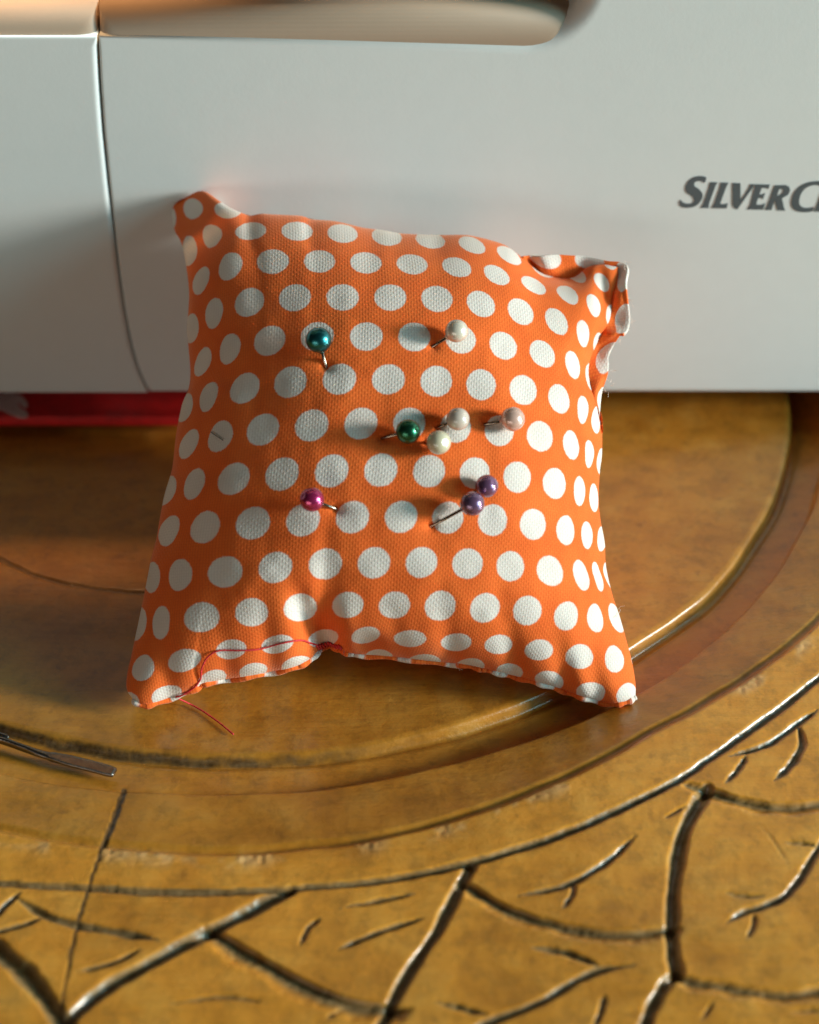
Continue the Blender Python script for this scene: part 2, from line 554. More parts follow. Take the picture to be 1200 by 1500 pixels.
def carve(X, Y, Z, mask):
    for pts, wpx, dep, kind in STROKES:
        n = max(12, int(len(pts) * 9))
        pp = catmull(pts, n)
        P = on_z(pp)[:, :2]
        for _ in range(3):
            P = on_z(pp, base_height(P[:, 0], P[:, 1])[0])[:, :2]
        _, d = project(np.c_[P, np.zeros(n)])
        t = np.linspace(0, 1, n)
        if kind == 'l':
            wf = np.sin(np.pi * np.clip(t, 0.02, 0.98)) ** 0.7
        elif kind == 't':
            wf = np.minimum(1, np.sin(np.pi * np.clip(t, 0.03, 0.97)) * 1.8) ** 0.8
        elif kind == 's':
            wf = np.minimum(1, 0.35 + 2.2 * np.sin(np.pi * t * 0.75 + 0.1)) ** 1.0
        else:
            wf = np.ones(n)
        wf = wf * (1 + 0.10 * np.sin(t * 23 + wpx))
        W = wpx * d / FPX * wf * (0.49 if kind != 'c' else 0.5)
        wmax = W.max() * 2.4
        sel = np.where((X > P[:, 0].min() - wmax) & (X < P[:, 0].max() + wmax) & (Y > P[:, 1].min() - wmax) & (Y < P[:, 1].max() + wmax))[0]
        if not len(sel):
            continue
        x, y = X[sel], Y[sel]
        x = x + 0.00010 * vnoise(x, y, 0.0015, 31)
        y = y + 0.00010 * vnoise(x, y, 0.0015, 32)
        best = np.full(len(sel), 1e9)
        side = np.zeros(len(sel))
        wid = np.full(len(sel), 1e-4)
        fac = np.ones(len(sel))
        for i in range(n - 1):
            a, b = P[i], P[i + 1]
            e = b - a
            L2 = e @ e
            u = np.clip(((x - a[0]) * e[0] + (y - a[1]) * e[1]) / L2, 0, 1)
            ddx, ddy = x - a[0] - u * e[0], y - a[1] - u * e[1]
            q = ddx * ddx + ddy * ddy
            m = q < best
            best = np.where(m, q, best)
            wid = np.where(m, W[i] * (1 - u) + W[i + 1] * u, wid)
            fac = np.where(m, wf[i] * (1 - u) + wf[i + 1] * u, fac)
            side = np.where(m, np.sign(e[0] * ddy - e[1] * ddx), side)
        q = np.sqrt(best) / np.maximum(wid, 5e-5)
        if kind == 's':       # stop cut: steep on the upper side, long slope below
            up = side > 0
            prof = np.where(up, 1 - smoothstep(0.0, 0.35, q), 1 - smoothstep(0.0, 1.7, q))
            mk = np.where(up, 1 - smoothstep(0.0, 0.45, q), 1 - smoothstep(0.3, 1.3, q))
        else:
            prof = 1 - smoothstep(0.05, 1.08, q)
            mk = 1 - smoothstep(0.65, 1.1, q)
        dz = -dep * (0.00018 if kind == 'c' else 0.00115) * np.minimum(1, fac) * prof
        dz += 0.00006 * vnoise(x, y, 0.0006, 41) * (prof > 0.05)
        Z[sel] = np.minimum(Z[sel], Z[sel] + dz)
        if kind == 'c':
            GRIT[sel] = np.maximum(GRIT[sel], mk)
        else:
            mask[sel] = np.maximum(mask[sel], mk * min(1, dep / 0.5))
    return Z, mask


def table_height_at(p):
    p = np.atleast_2d(p)
    return base_height(p[:, 0], p[:, 1])[0]


carved_table = tag(empty('carved_table', (0, -0.05, 0)), 'golden brown carved wooden table top with round moulding and leaf grooves under the pincushion', 'table')

STEP = 0.00026
gx = np.arange(-0.088, 0.088, STEP)
gy = np.arange(-0.142, 0.022, STEP)
nx, ny = len(gx), len(gy)
GX, GY = np.meshgrid(gx, gy)
X, Y = GX.ravel(), GY.ravel()
Z, RR, RI, RO, RB, FOOT, CHIP = base_height(X, Y)
MASK = np.zeros_like(X)
GRIT = np.clip(FOOT * (0.95 + 0.25 * vnoise(X, Y, 0.0030, 12) + 0.22 * vnoise(X + 0.7 * Y, Y - 0.7 * X, 0.0006, 13)), 0, 1)
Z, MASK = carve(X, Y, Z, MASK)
ii, jj = np.meshgrid(np.arange(nx - 1), np.arange(ny - 1))
v0 = (jj * nx + ii).ravel()
QUADS = np.c_[v0, v0 + 1, v0 + nx + 1, v0 + nx]
fr = RR[QUADS].mean(1)
f_in = fr < RI[QUADS].mean(1) + 0.0022
f_band = (~f_in) & (fr < RB[QUADS].mean(1))
f_out = (~f_in) & (~f_band)


def grid_part(name, mask_f, mat):
    q = QUADS[mask_f]
    used = np.unique(q)
    remap = np.full(len(X), -1, np.int64)
    remap[used] = np.arange(len(used))
    q = remap[q]
    me = bpy.data.meshes.new(name)
    me.vertices.add(len(used))
    co = np.c_[X[used], Y[used], Z[used]].astype(np.float32)
    me.vertices.foreach_set('co', co.ravel())
    me.loops.add(q.size)
    me.loops.foreach_set('vertex_index', q.ravel().astype(np.int32))
    me.polygons.add(len(q))
    me.polygons.foreach_set('loop_start', np.arange(0, q.size, 4, dtype=np.int32))
    me.polygons.foreach_set('use_smooth', np.ones(len(q), bool))
    me.update(calc_edges=True)
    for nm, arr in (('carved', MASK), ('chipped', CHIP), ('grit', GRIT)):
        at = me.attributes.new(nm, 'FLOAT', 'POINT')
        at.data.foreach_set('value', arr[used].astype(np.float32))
    me.materials.append(mat)
    o = bpy.data.objects.new(name, me)
    COL.objects.link(o)
    return child_at(o, carved_table)


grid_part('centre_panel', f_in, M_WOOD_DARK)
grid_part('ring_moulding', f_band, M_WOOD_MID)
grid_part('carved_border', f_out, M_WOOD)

# the rest of the table round the carved field, coarse
def table_rest():
    xs = np.concatenate([np.linspace(-0.45, gx[0], 40), np.linspace(gx[0], gx[-1], 90)[1:-1], np.linspace(gx[-1], 0.45, 40)])
    ys = np.concatenate([np.linspace(-0.42, gy[0], 40), np.linspace(gy[0], gy[-1], 90)[1:-1], np.linspace(gy[-1], 0.42, 50)])
    a, b = np.meshgrid(xs, ys)
    z = base_height(a.ravel(), b.ravel())[0]
    V = list(np.c_[a.ravel(), b.ravel(), z])
    w = len(xs)
    F = []
    for j in range(len(ys) - 1):
        for i in range(w - 1):
            mx, my = (xs[i] + xs[i + 1]) / 2, (ys[j] + ys[j + 1]) / 2
            if gx[0] < mx < gx[-1] and gy[0] < my < gy[-1]:
                continue
            F.append((j * w + i, j * w + i + 1, (j + 1) * w + i + 1, (j + 1) * w + i))
    # edge of the board
    n0 = len(V)
    rim = [(x, ys[0]) for x in xs] + [(xs[-1], y) for y in ys[1:]] + [(x, ys[-1]) for x in xs[::-1][1:]] + [(xs[0], y) for y in ys[::-1][1:-1]]
    top = []
    for (x, y) in rim:
        top.append(int(np.argmin(np.abs(ys - y)) * w + np.argmin(np.abs(xs - x))))
        V.append(np.array([x, y, -0.025]))
    m = len(rim)
    for k in range(m):
        F.append((top[k], n0 + k, n0 + (k + 1) % m, top[(k + 1) % m]))
    F.append(tuple(n0 + k for k in range(m))[::-1])
    o = mesh_obj('outer_board', V, F, M_WOOD)
    child_at(o, carved_table)


table_rest()

# ------------------------------------------------------------------ sewing machine
Z_BOT, Z_TOP = 0.005, 0.0727
machine = tag(empty('sewing_machine', (0, 0.08, 0)), 'white sewing machine base with dark brand lettering standing behind the pincushion', 'sewing machine')


def plate(name, outline, y0, y1, rad, mat, segs=8, rads=None):
    """a block with an outline in the x-z plane, its front edge rounded; outline runs counter-clockwise seen from the front"""
    P = np.asarray(outline, float)
    n = len(P)
    rad = np.full(n, rad) if rads is None else np.asarray(rads, float)
    e = np.roll(P, -1, 0) - P
    e /= np.linalg.norm(e, axis=1)[:, None]
    nrm = np.c_[-e[:, 1], e[:, 0]]          # inward normal of a ccw outline
    prev = np.roll(nrm, 1, 0)
    vn = nrm + prev
    vn /= np.maximum(np.sum(vn * nrm, 1), 0.3)[:, None]
    V, F = [], []
    rings = [(np.zeros(n), np.full(n, y1))]
    for k in range(segs + 1):
        a = math.pi / 2 * k / segs
        rings.append((rad * (1 - math.cos(a)), y0 + rad * (1 - math.sin(a))))
    rings.append((rad + 0.0003, np.full(n, y0)))
    for ins, y in rings:
        Q = P + vn * ins[:, None]
        V += [(q[0], yy, q[1]) for q, yy in zip(Q, y)]
    for r in range(len(rings) - 1):
        for i in range(n):
            i2 = (i + 1) % n
            F.append((r * n + i, r * n + i2, (r + 1) * n + i2, (r + 1) * n + i))
    F.append(tuple((len(rings) - 1) * n + i for i in range(n)))
    F.append(tuple(range(n))[::-1])
    o = mesh_obj(name, V, F, mat)
    bm = bmesh.new()
    bm.from_mesh(o.data)
    bmesh.ops.recalc_face_normals(bm, faces=bm.faces)
    big = [f for f in bm.faces if len(f.verts) > 4]
    for f in big:
        f.smooth = False
    bmesh.ops.triangulate(bm, faces=big)
    bm.to_mesh(o.data)
    bm.free()
    return o


seam_px = [(143, 30), (143, 60), (146, 120), (151, 190), (159, 270), (167, 340), (174, 400), (182, 455), (191, 505), (203, 545), (217, 574)]
S3 = on_y(seam_px)
sx_, sz_ = S3[:, 0], S3[:, 2]
o_ = np.argsort(sz_)


def seam_x(z):
    return np.interp(z, sz_[o_], sx_[o_])


GAP = 0.00014
zz = np.linspace(Z_BOT, Z_TOP, 40)
tray = [(-0.19, Z_BOT)] + [(seam_x(z) - GAP, z) for z in zz] + [(-0.19, Z_TOP)]
child_at(plate('extension_tray', tray, 0.0, 0.14, 0.0032, M_PLASTIC, rads=[0.0012] + [0.0009] * 39 + [0.0003, 0.0003]), machine)
# column corner: the opening under the arm ends in a rounded corner
cx0 = on_y((768, 45))[0, 0]
RC = 0.009
body = [(seam_x(z) + GAP, z) for z in zz[::-1]]
body += [(0.19, Z_BOT), (0.19, 0.20)]
wall_x = cx0 + RC
body += [(wall_x, 0.20)]
for k in range(0, 13):
    a = math.pi / 2 * k / 12
    body.append((cx0 + RC * math.cos(a), Z_TOP + RC - RC * math.sin(a)))
body_r = [0.0004] * 39 + [0.0012] + [0.0012, 0.0012]
body[0] = (body[0][0], body[0][1])
body_r += [0.003] + [0.003] * 13
body_r[0] = 0.0003
body_ccw = np.array(body)
assert len(body) == len(body_r), (len(body), len(body_r))
area = 0.5 * np.sum(body_ccw[:, 0] * np.roll(body_ccw[:, 1], -1) - np.roll(body_ccw[:, 0], -1) * body_ccw[:, 1])
if area < 0:
    body_ccw = body_ccw[::-1]
    body_r = body_r[::-1]
child_at(plate('base_and_column', body_ccw, 0.0002, 0.14, 0.0036, M_PLASTIC, rads=body_r), machine)
# joint lining, a little behind both shells
lin = [(seam_x(z) - 0.0035, z) for z in zz[1:-1]] + [(seam_x(z) + 0.0035, z) for z in zz[1:-1][::-1]]
lin = np.array(lin)
a_ = 0.5 * np.sum(lin[:, 0] * np.roll(lin[:, 1], -1) - np.roll(lin[:, 0], -1) * lin[:, 1])
child_at(plate('joint_lining', lin if a_ > 0 else lin[::-1], 0.0055, 0.12, 0.0005, M_DARKGAP, 2), machine)
# upper arm over the opening (above the picture) and feet
arm = [(-0.17, 0.165), (wall_x + 0.002, 0.165), (wall_x + 0.002, 0.215), (-0.17, 0.215)]
child_at(plate('upper_arm', arm, 0.004, 0.135, 0.006, M_PLASTIC), machine)
for fx in (-0.15, -0.07, 0.08, 0.165):
    for fy in (0.03, 0.12):
        V, F = tube_geo([(fx, fy, float(table_height_at([(fx, fy)])[0]) - 0.0001), (fx, fy, 0.002), (fx, fy, Z_BOT + 0.0008)], [0.006, 0.0065, 0.006], 16)
        child_at(mesh_obj('rubber_foot', V, F, M_DARKGAP), machine)

M_TOP_SHADE = plastic_material('shade_tinted_plastic', (0.38, 0.28, 0.20), 0.5)  # white plastic with the top's shade and warm lamplight put into its colour
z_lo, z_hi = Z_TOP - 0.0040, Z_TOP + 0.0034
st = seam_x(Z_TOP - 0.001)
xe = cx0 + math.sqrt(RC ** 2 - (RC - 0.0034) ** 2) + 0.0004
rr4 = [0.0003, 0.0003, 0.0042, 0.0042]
child_at(plate('bed_top_shade', [(st + GAP, z_lo), (xe, z_lo), (xe, z_hi), (st + GAP, z_hi)], 0.0005, 0.13, 0.003, M_TOP_SHADE, 10, rr4), machine)  # slab added over the white top to carry the shaded tan
child_at(plate('tray_top_shade', [(-0.185, z_lo), (st - GAP, z_lo), (st - GAP, z_hi), (-0.185, z_hi)], 0.0005, 0.13, 0.003, M_TOP_SHADE, 10, rr4), machine)

# lettering
LET = {
    'S': [[(300, 115), (270, 103), (235, 102), (190, 115), (150, 150), (132, 195), (140, 230), (175, 255), (195, 275), (200, 300), (185, 318), (150, 322), (115, 312), (90, 293), (85, 330), (110, 350), (150, 355), (205, 345), (245, 315), (268, 275), (268, 240), (240, 205), (210, 185), (203, 165), (215, 147), (245, 140), (270, 145), (285, 155)]],
    'I': [[(330, 150), (390, 151), (372, 185), (322, 322), (318, 357), (253, 357), (274, 325), (322, 188)]],
    'L': [[(414, 153), (478, 154), (460, 188), (410, 322), (440, 326), (473, 318), (462, 360), (340, 358), (360, 325), (408, 190)]],
    'V': [[(508, 157), (573, 158), (574, 298), (640, 195), (650, 166), (692, 166), (548, 368), (522, 356), (508, 330)]],
    'E': [[(692, 167), (808, 169), (796, 205), (780, 196), (744, 196), (724, 248), (750, 248), (770, 236), (752, 288), (742, 276), (714, 278), (698, 328), (740, 332), (772, 318), (752, 370), (627, 368), (648, 335)]],
    'R': [[(845, 175), (935, 173), (963, 188), (970, 215), (955, 250), (905, 280), (920, 350), (932, 378), (868, 376), (846, 297), (820, 374), (766, 372), (788, 335)], [(884, 204), (908, 204), (916, 220), (902, 244), (864, 262)]],
    'C': [[(1240, 146), (1190, 142), (1120, 150), (1050, 182), (1000, 235), (978, 300), (985, 350), (1020, 380), (1080, 390), (1140, 384), (1160, 350), (1110, 356), (1070, 350), (1045, 325), (1045, 280), (1065, 230), (1100, 195), (1150, 175), (1200, 174), (1228, 184)]],
    'T': [[(690, 170), (815, 172), (800, 210), (770, 202), (722, 368), (660, 366), (712, 200), (680, 206)]],
}


def letter(key, dx=0.0, dy=0.0, smooth=False, sc=1.0, ox=0):
    cu = bpy.data.curves.new('letter', 'CURVE')
    cu.dimensions = '2D'
    cu.fill_mode = 'BOTH'
    cu.extrude = 0.00003
    for loop in LET[key]:
        P = np.array(loop, float)
        if smooth:
            P = catmull_closed(P, 5)
        P[:, 0] = (P[:, 0] - ox) * sc + ox + dx
        P[:, 1] = (P[:, 1] - 360) * sc + 360 + dy
        px = np.c_[980 + P[:, 0] * 220 / 1200, 240 + P[:, 1] * 220 / 1200]
        W = on_y(px, 0.0)
        sp = cu.splines.new('POLY')
        sp.points.add(len(W) - 1)
        for pt, w in zip(sp.points, W):
            pt.co = (w[0], w[2], 0, 1)
        sp.use_cyclic_u = True
    tmp = bpy.data.objects.new('letter_tmp', cu)
    COL.objects.link(tmp)
    bpy.context.view_layer.update()
    me = bpy.data.meshes.new_from_object(tmp.evaluated_get(bpy.context.evaluated_depsgraph_get()))
    bpy.data.objects.remove(tmp)
    me.transform(__import__('mathutils').Matrix(((1, 0, 0, 0), (0, 0, 1, 0.00015), (0, 1, 0, 0), (0, 0, 0, 1))))
    me.name = 'letter'
    me.materials.clear()
    me.materials.append(M_INK)
    o = bpy.data.objects.new('letter', me)
    COL.objects.link(o)
    child_at(o, machine)


letter('S', smooth=True)
for k in 'ILVER':
    letter(k)
letter('C', smooth=True)
letter('R', 390, 12)
letter('E', 690, 22)
letter('S', 1365, 30, True, 0.85, 85)
letter('T', 940, 30)

# ------------------------------------------------------------------ red card under the machine
card = tag(empty('red_card', (-0.06, 0.0, 0)), 'flat red card with a pale shape printed at its left end, under the white machine', 'card')
CZ = float(table_height_at([(-0.05, -0.004), (-0.1, -0.004), (-0.03, -0.004)]).max()) + 0.0002
c_front = on_z((150, 612), CZ + 0.0022)[0, 1]
xr = on_z((330, 612), CZ + 0.0022)[0, 0]
xl = -0.105
V, F = [], []
pr = [(0.0005, 0.0), (0.0, 0.0006), (0.0, 0.0017), (0.0004, 0.0022), (0.03, 0.0022), (0.03, 0.0)]
for x in (xl, xl + 0.0004, xr - 0.0004, xr):
    V += [(x, c_front + a, z + CZ) for a, z in pr]
k = len(pr)
for i in range(3):
    for j in range(k):
        F.append((i * k + j, i * k + (j + 1) % k, (i + 1) * k + (j + 1) % k, (i + 1) * k + j))
F += [tuple(range(k)), tuple(range(3 * k, 4 * k))[::-1]]
child_at(mesh_obj('cover', V, F, M_RED, smooth=False), card)
hand = [(-25, 585), (0, 577), (18, 575), (32, 580), (40, 590), (39, 597), (33, 595), (26, 589), (30, 597), (39, 603), (40, 610), (30, 611), (15, 606), (0, 599), (-25, 600)]
H3 = on_z(catmull_closed(hand, 4), CZ + 0.00232)
V = [tuple(p) for p in H3] + [(p[0], p[1], CZ + 0.00215) for p in H3]
n = len(H3)
F = [tuple(range(n))] + [(i, (i + 1) % n, n + (i + 1) % n, n + i) for i in range(n)]
child_at(mesh_obj('pale_shape', V, F, M_PALE, smooth=False), card)

# ------------------------------------------------------------------ pincushion
DOTS = {
    -1: [(-3.5, 282, 304.5), (-2.5, 334, 310)],
    0: [(-4, 279, 371), (-3, 309, 342), (-2, 367, 337), (-1, 436, 338.5), (0, 502, 342), (1, 567, 347), (2, 630.5, 352), (3, 692, 359), (4, 746, 374), (5, 796, 397)],
    1: [(-3, 294, 410), (-2, 336, 390), (-1, 400, 383), (0, 468, 382), (1, 536, 384), (2, 604, 386), (3, 670, 390), (4, 728, 402), (5, 782, 416), (6, 832.5, 430), (7, 870.5, 447)],
    2: [(-3, 281, 482), (-2, 312, 459), (-1, 365.5, 443), (0, 432, 436), (1, 502, 436), (2, 572, 436), (3, 640, 438), (4, 705, 445.5), (5, 763, 457), (6, 815.5, 471), (7, 855.5, 489), (8, 876, 507)],
    3: [(-3, 298, 530), (-2, 335.5, 510.5), (-1, 395, 499), (0, 465, 492), (1, 537, 492.5), (2, 607, 493), (3, 675.5, 496), (4, 737.5, 506), (5, 794.5, 518), (6, 840.5, 534), (7, 866, 553)],
    4: [(-3, 272.5, 597.5), (-2, 303, 581), (-1, 359, 569), (0, 425, 560), (1, 497.5, 555.5), (2, 569, 556), (3, 639.5, 559), (4, 705, 563.5), (5, 767, 571), (6, 819, 584), (7, 856, 600), (8, 872, 615.5)],
    5: [(-3, 276, 650), (-2, 322.5, 639), (-1, 385, 629), (0, 457, 623), (1, 529, 620), (2, 600, 619), (3, 667.5, 626), (4, 731.5, 631), (5, 791, 639), (6, 837.5, 651.5), (7, 865.5, 665), (8, 879, 676)],
    6: [(-3, 246, 719), (-2, 283, 709), (-1, 342.5, 701.5), (0, 413, 694.5), (1, 486, 689.5), (2, 558, 689), (3, 629, 690.5), (4, 696, 692.5), (5, 758, 699), (6, 812, 708), (7, 851, 719.5), (8, 869.5, 729)],
    7: [(-3, 246, 777), (-2, 300, 772), (-1, 371, 766), (0, 444, 762.5), (1, 516.5, 757.5), (2, 588, 757), (3, 656, 758.5), (4, 722, 762), (5, 781, 768), (6, 829, 777), (7, 861, 784), (8, 882, 791)],
    8: [(-3, 222.5, 846), (-2, 262.5, 842.5), (-1, 330.5, 838.5), (0, 403.5, 831.5), (1, 477, 826), (2, 548, 824.5), (3, 617.5, 824), (4, 685.5, 826), (5, 748, 829.5), (6, 805, 836), (7, 852.5, 842), (8, 879, 847), (9, 888, 841)],
    9: [(-4, 206, 912), (-3, 233, 912), (-2, 297, 903.5), (-1, 368, 897), (0, 439.5, 890), (1, 509.5, 887), (2, 578, 887), (3, 644.5, 886.5), (4, 710.5, 890.5), (5, 773, 894), (6, 830, 902.5), (7, 872, 904.5), (8, 902.5, 904.5)],
    10: [(-3, 207.5, 980), (-2, 271, 969), (-1, 339, 952.5), (0, 407.5, 945.5), (1, 475, 936.5), (2, 536, 931.5), (3, 601, 937.5), (4, 669, 943), (5, 730, 945.5), (6, 789.5, 953.5), (7, 849, 962.5), (8, 902, 966)],
    11: [(-3, 244, 1019), (-2, 312, 994), (-1, 370, 983), (0, 434, 972), (2, 552, 961), (3, 622, 968), (4, 690, 974.5), (5, 746, 984), (6, 804, 996), (7, 865, 1016), (8, 919, 1017)],
}
# index so that straight columns stay straight: even rows sit on whole numbers, odd rows half a step to the right
CTRL, CUV = [], []
for j, row in DOTS.items():
    for (i, x, y) in row:
        if j == -1:
            u = i
        elif j == 0 or j == 1:
            u = i + 0.5 * (j % 2)
        else:
            u = i - (j // 2) + 0.5 * (j % 2)
        CTRL.append((x, y))
        CUV.append((u, j * ROW))
CTRL, CUV = np.array(CTRL, float), np.array(CUV, float)


def check_lattice():
    """columns shift by half a dot per row in the photograph; find each row's whole-number shift"""
    from collections import defaultdict
    rows = defaultdict(list)
    k = 0
    for j, row in DOTS.items():
        for _ in row:
            rows[j].append(k)
            k += 1
    js = sorted(rows)
    for a, b in zip(js[1:-1], js[2:]):
        ia, ib = np.array(rows[a]), np.array(rows[b])
        # compare with the interpolated x of the row above, mid-cushion only
        best = None
        for sh in range(-6, 7):
            ub = CUV[ib, 0] + sh
            m = (ub > -2) & (ub < 4)
            xa = np.interp(ub, CUV[ia, 0], CTRL[ia, 0])
            mm = m & (ub >= CUV[ia, 0].min()) & (ub <= CUV[ia, 0].max())
            if mm.sum() < 3:
                continue
            err = abs(np.mean(CTRL[ib, 0][mm] - xa[mm]) + 5)
            if best is None or err < best[0]:
                best = (err, sh)
        CUV[ib, 0] += best[1]


check_lattice()


def tps_fit(P, T, lam=0.6):
    n = len(P)
    S = 100.0
    p = (P - 560) / S
    d2 = ((p[:, None] - p[None]) ** 2).sum(-1)
    K = 0.5 * d2 * np.log(d2 + 1e-12)
    A = np.zeros((n + 3, n + 3))
    A[:n, :n] = K + lam * 0.02 * np.eye(n)
    A[:n, n] = 1
    A[:n, n + 1:] = p
    A[n, :n] = 1
    A[n + 1:, :n] = p.T
    B = np.vstack([T, np.zeros((3, T.shape[1]))])
    w = np.linalg.solve(A, B)

    def f(Q):
        q = (np.asarray(Q, float) - 560) / S
        out = np.empty((len(q), T.shape[1]))
        for s in range(0, len(q), 8000):
            c = q[s:s + 8000]
            d2 = ((c[:, None] - p[None]) ** 2).sum(-1)
            k = 0.5 * d2 * np.log(d2 + 1e-12)
            out[s:s + 8000] = k @ w[:n] + w[n] + c @ w[n + 1:]
        return out
    return f


cloth_uv = tps_fit(CTRL, CUV)

TOP = [(257, 296), (264, 285), (275, 281), (288, 279), (302, 281), (317, 291), (335, 303), (355, 312), (368, 316), (382, 313), (400, 314), (440, 316), (457, 321), (492, 324), (530, 333), (560, 337), (590, 342), (640, 344), (680, 344), (700, 347), (720, 352), (742, 360), (765, 377), (790, 396), (815, 403), (835, 404), (850, 398), (862, 391), (880, 387), (905, 391)]
RIGHT = [(905, 391), (904, 420), (899, 450), (893, 475), (882, 497), (872, 517), (866, 540), (867, 560), (873, 580), (879, 600), (882, 620), (882, 665), (879, 690), (877, 730), (880, 762), (886, 795), (888, 830), (897, 870), (907, 900), (917, 935), (926, 970), (931, 1000), (931, 1021)]
BOTTOM = [(196, 1026), (210, 1033), (230, 1029), (262, 1018), (290, 1007), (300, 1001), (345, 994), (392, 986), (430, 978), (455, 966), (466, 955), (478, 946), (492, 949), (505, 955), (525, 959), (570, 962), (630, 969), (680, 974), (705, 979), (730, 985), (755, 991), (785, 999), (810, 1006), (835, 1015), (860, 1023), (887, 1030), (905, 1031), (920, 1027), (931, 1021)]
LEFT = [(257, 296), (252, 308), (256, 337), (265, 354), (272, 385), (277, 425), (276, 455), (274, 482), (276, 507), (279, 542), (277, 567), (267, 592), (260, 625), (257, 645), (252, 687), (241, 725), (234, 760), (229, 790), (222, 817), (216, 847), (207, 892), (199, 930), (192, 962), (186, 990), (186, 1010), (196, 1026)]


def edge_fn(pts, axis):
    P = catmull(pts, 400)
    t = np.linspace(0, 1, 400)
    q = (P[:, axis] - P[0, axis]) / (P[-1, axis] - P[0, axis])
    arc = np.concatenate([[0], np.cumsum(np.linalg.norm(np.diff(P, axis=0), axis=1))])
    arc /= arc[-1]
    par = 0.25 * q + 0.75 * arc
    par = np.maximum.accumulate(par)
    par = (par - par[0]) / (par[-1] - par[0]) + t * 1e-6
    par /= par[-1]
    return lambda s: np.c_[np.interp(s, par, P[:, 0]), np.interp(s, par, P[:, 1])]


eT, eR, eB, eL = edge_fn(TOP, 0), edge_fn(RIGHT, 1), edge_fn(BOTTOM, 0), edge_fn(LEFT, 1)
NS = 230
sig = np.linspace(-1, 1, NS)
par = 0.5 + 0.5 * (0.35 * sig + 0.65 * np.sin(sig * math.pi / 2))
S_, T_ = np.meshgrid(par, par)           # T_ = 0 top .. 1 bottom
s, t = S_.ravel(), T_.ravel()
cT, cB, cL, cR = eT(s), eB(s), eL(t), eR(t)
P00, P10, P01, P11 = eT([0])[0], eT([1])[0], eB([0])[0], eB([1])[0]
s1, t1 = s[:, None], t[:, None]
PX = (1 - t1) * cT + t1 * cB + (1 - s1) * cL + s1 * cR - ((1 - s1) * (1 - t1) * P00 + s1 * (1 - t1) * P10 + (1 - s1) * t1 * P01 + s1 * t1 * P11)

# plane of the seams: foot on the table, head leaning to the machine
A3 = on_z((560, 1004), 0.004)[0]
B3 = on_y((560, 335), -0.012)[0]
pn = np.cross(np.array([1.0, 0, 0]), B3 - A3)
pn /= np.linalg.norm(pn)
r_all = ray(PX)
d_plane = ((A3 - CAM) @ pn) / (r_all @ pn)

ss, tt = 2 * s - 1, 2 * t - 1
bul = np.clip((1 - np.abs(ss) ** 2.05) * (1 - np.abs(tt) ** 2.2), 0, 1) ** 0.5
px, py = PX[:, 0], PX[:, 1]


def gauss(cx, cy, sx, sy, rot=0.0):
    c, s_ = math.cos(rot), math.sin(rot)
    a = (px - cx) * c + (py - cy) * s_
    b = -(px - cx) * s_ + (py - cy) * c
    return np.exp(-(a / sx) ** 2 - (b / sy) ** 2)


H_FRONT, H_BACK = 0.0178, 0.032
off = -H_FRONT * bul                     # negative: towards the camera
# ears and pinches
ear = 0.0105 * gauss(258, 290, 60, 75)
off += ear
off += 0.0022 * gauss(300, 335, 30, 26, 0.7) * 0.8
off += 0.0055 * gauss(478, 950, 26, 44)                     # pinch at the closing stitches
off += 0.0022 * gauss(448, 905, 17, 40, -0.35)
off += -0.0010 * gauss(500, 915, 18, 26)
off += 0.0022 * gauss(540, 948, 26, 16, 0.2)
# puckers along the bottom seam
edge_b = np.exp(-((1 - t) / 0.075))
puck = np.zeros_like(s)
for cxp, w, amp in ((330, 17, 0.7), (395, 16, 0.9), (585, 14, 0.35), (660, 17, 0.9), (752, 17, 1.2), (822, 16, 1.2), (868, 16, 0.9), (240, 18, 0.8)):
    puck += amp * np.exp(-((px - cxp - 0.15 * (py - 960)) / w) ** 2)
off += 0.0017 * puck * edge_b
# puckers along the top seam and gathered corner at the right
edge_t = np.exp(-(t / 0.05))
puck = np.zeros_like(s)
for cxp, w, amp in ((372, 16, 1.0), (455, 14, 0.5), (545, 15, 0.5), (640, 16, 0.6), (735, 12, 0.5)):
    puck += amp * np.exp(-((px - cxp) / w) ** 2)
off += 0.0012 * puck * edge_t
off += 0.0042 * gauss(822, 400, 46, 17, 0.12)
off += 0.0016 * gauss(884, 430, 10, 34, -0.1)
off += 0.0026 * gauss(873, 520, 12, 34, 0.35)
# creases along the sides
edge_r = np.exp(-((1 - s) / 0.05))
puck = np.zeros_like(s)
for cyp, w, amp in ((600, 15, 0.7), (700, 18, 0.6), (760, 15, 0.8), (848, 12, 1.0), (915, 15, 0.5)):
    puck += amp * np.exp(-((py - cyp) / w) ** 2)
off += 0.0012 * puck * edge_r
edge_l = np.exp(-(s / 0.05))
puck = np.zeros_like(s)
for cyp, w, amp in ((430, 16, 0.7), (500, 14, 0.8), (580, 15, 0.7), (690, 17, 0.5), (800, 18, 0.5)):
    puck += amp * np.exp(-((py - cyp) / w) ** 2)
off += 0.0012 * puck * edge_l
inner = np.clip(bul * 1.5, 0, 1)
off += inner * (0.00040 * vnoise(px, py, 95, 51) + 0.00014 * vnoise(px, py, 42, 52) + 0.00006 * vnoise(px, py, 17, 53))
off += inner * 0.0006 * np.exp(-((px - 330 - 0.25 * (py - 700)) / 60) ** 2) * 0

PIN_HOLES = [(478, 538), (634, 508), (560, 642), (624, 648), (641, 627), (711, 622), (493, 746), (632, 771), (692, 724)]
for hx, hy in PIN_HOLES:
    off += 0.0007 * gauss(hx, hy, 7, 6) + 0.0004 * gauss(hx, hy, 22, 12)

PF = CAM + r_all * (d_plane + off)[:, None]


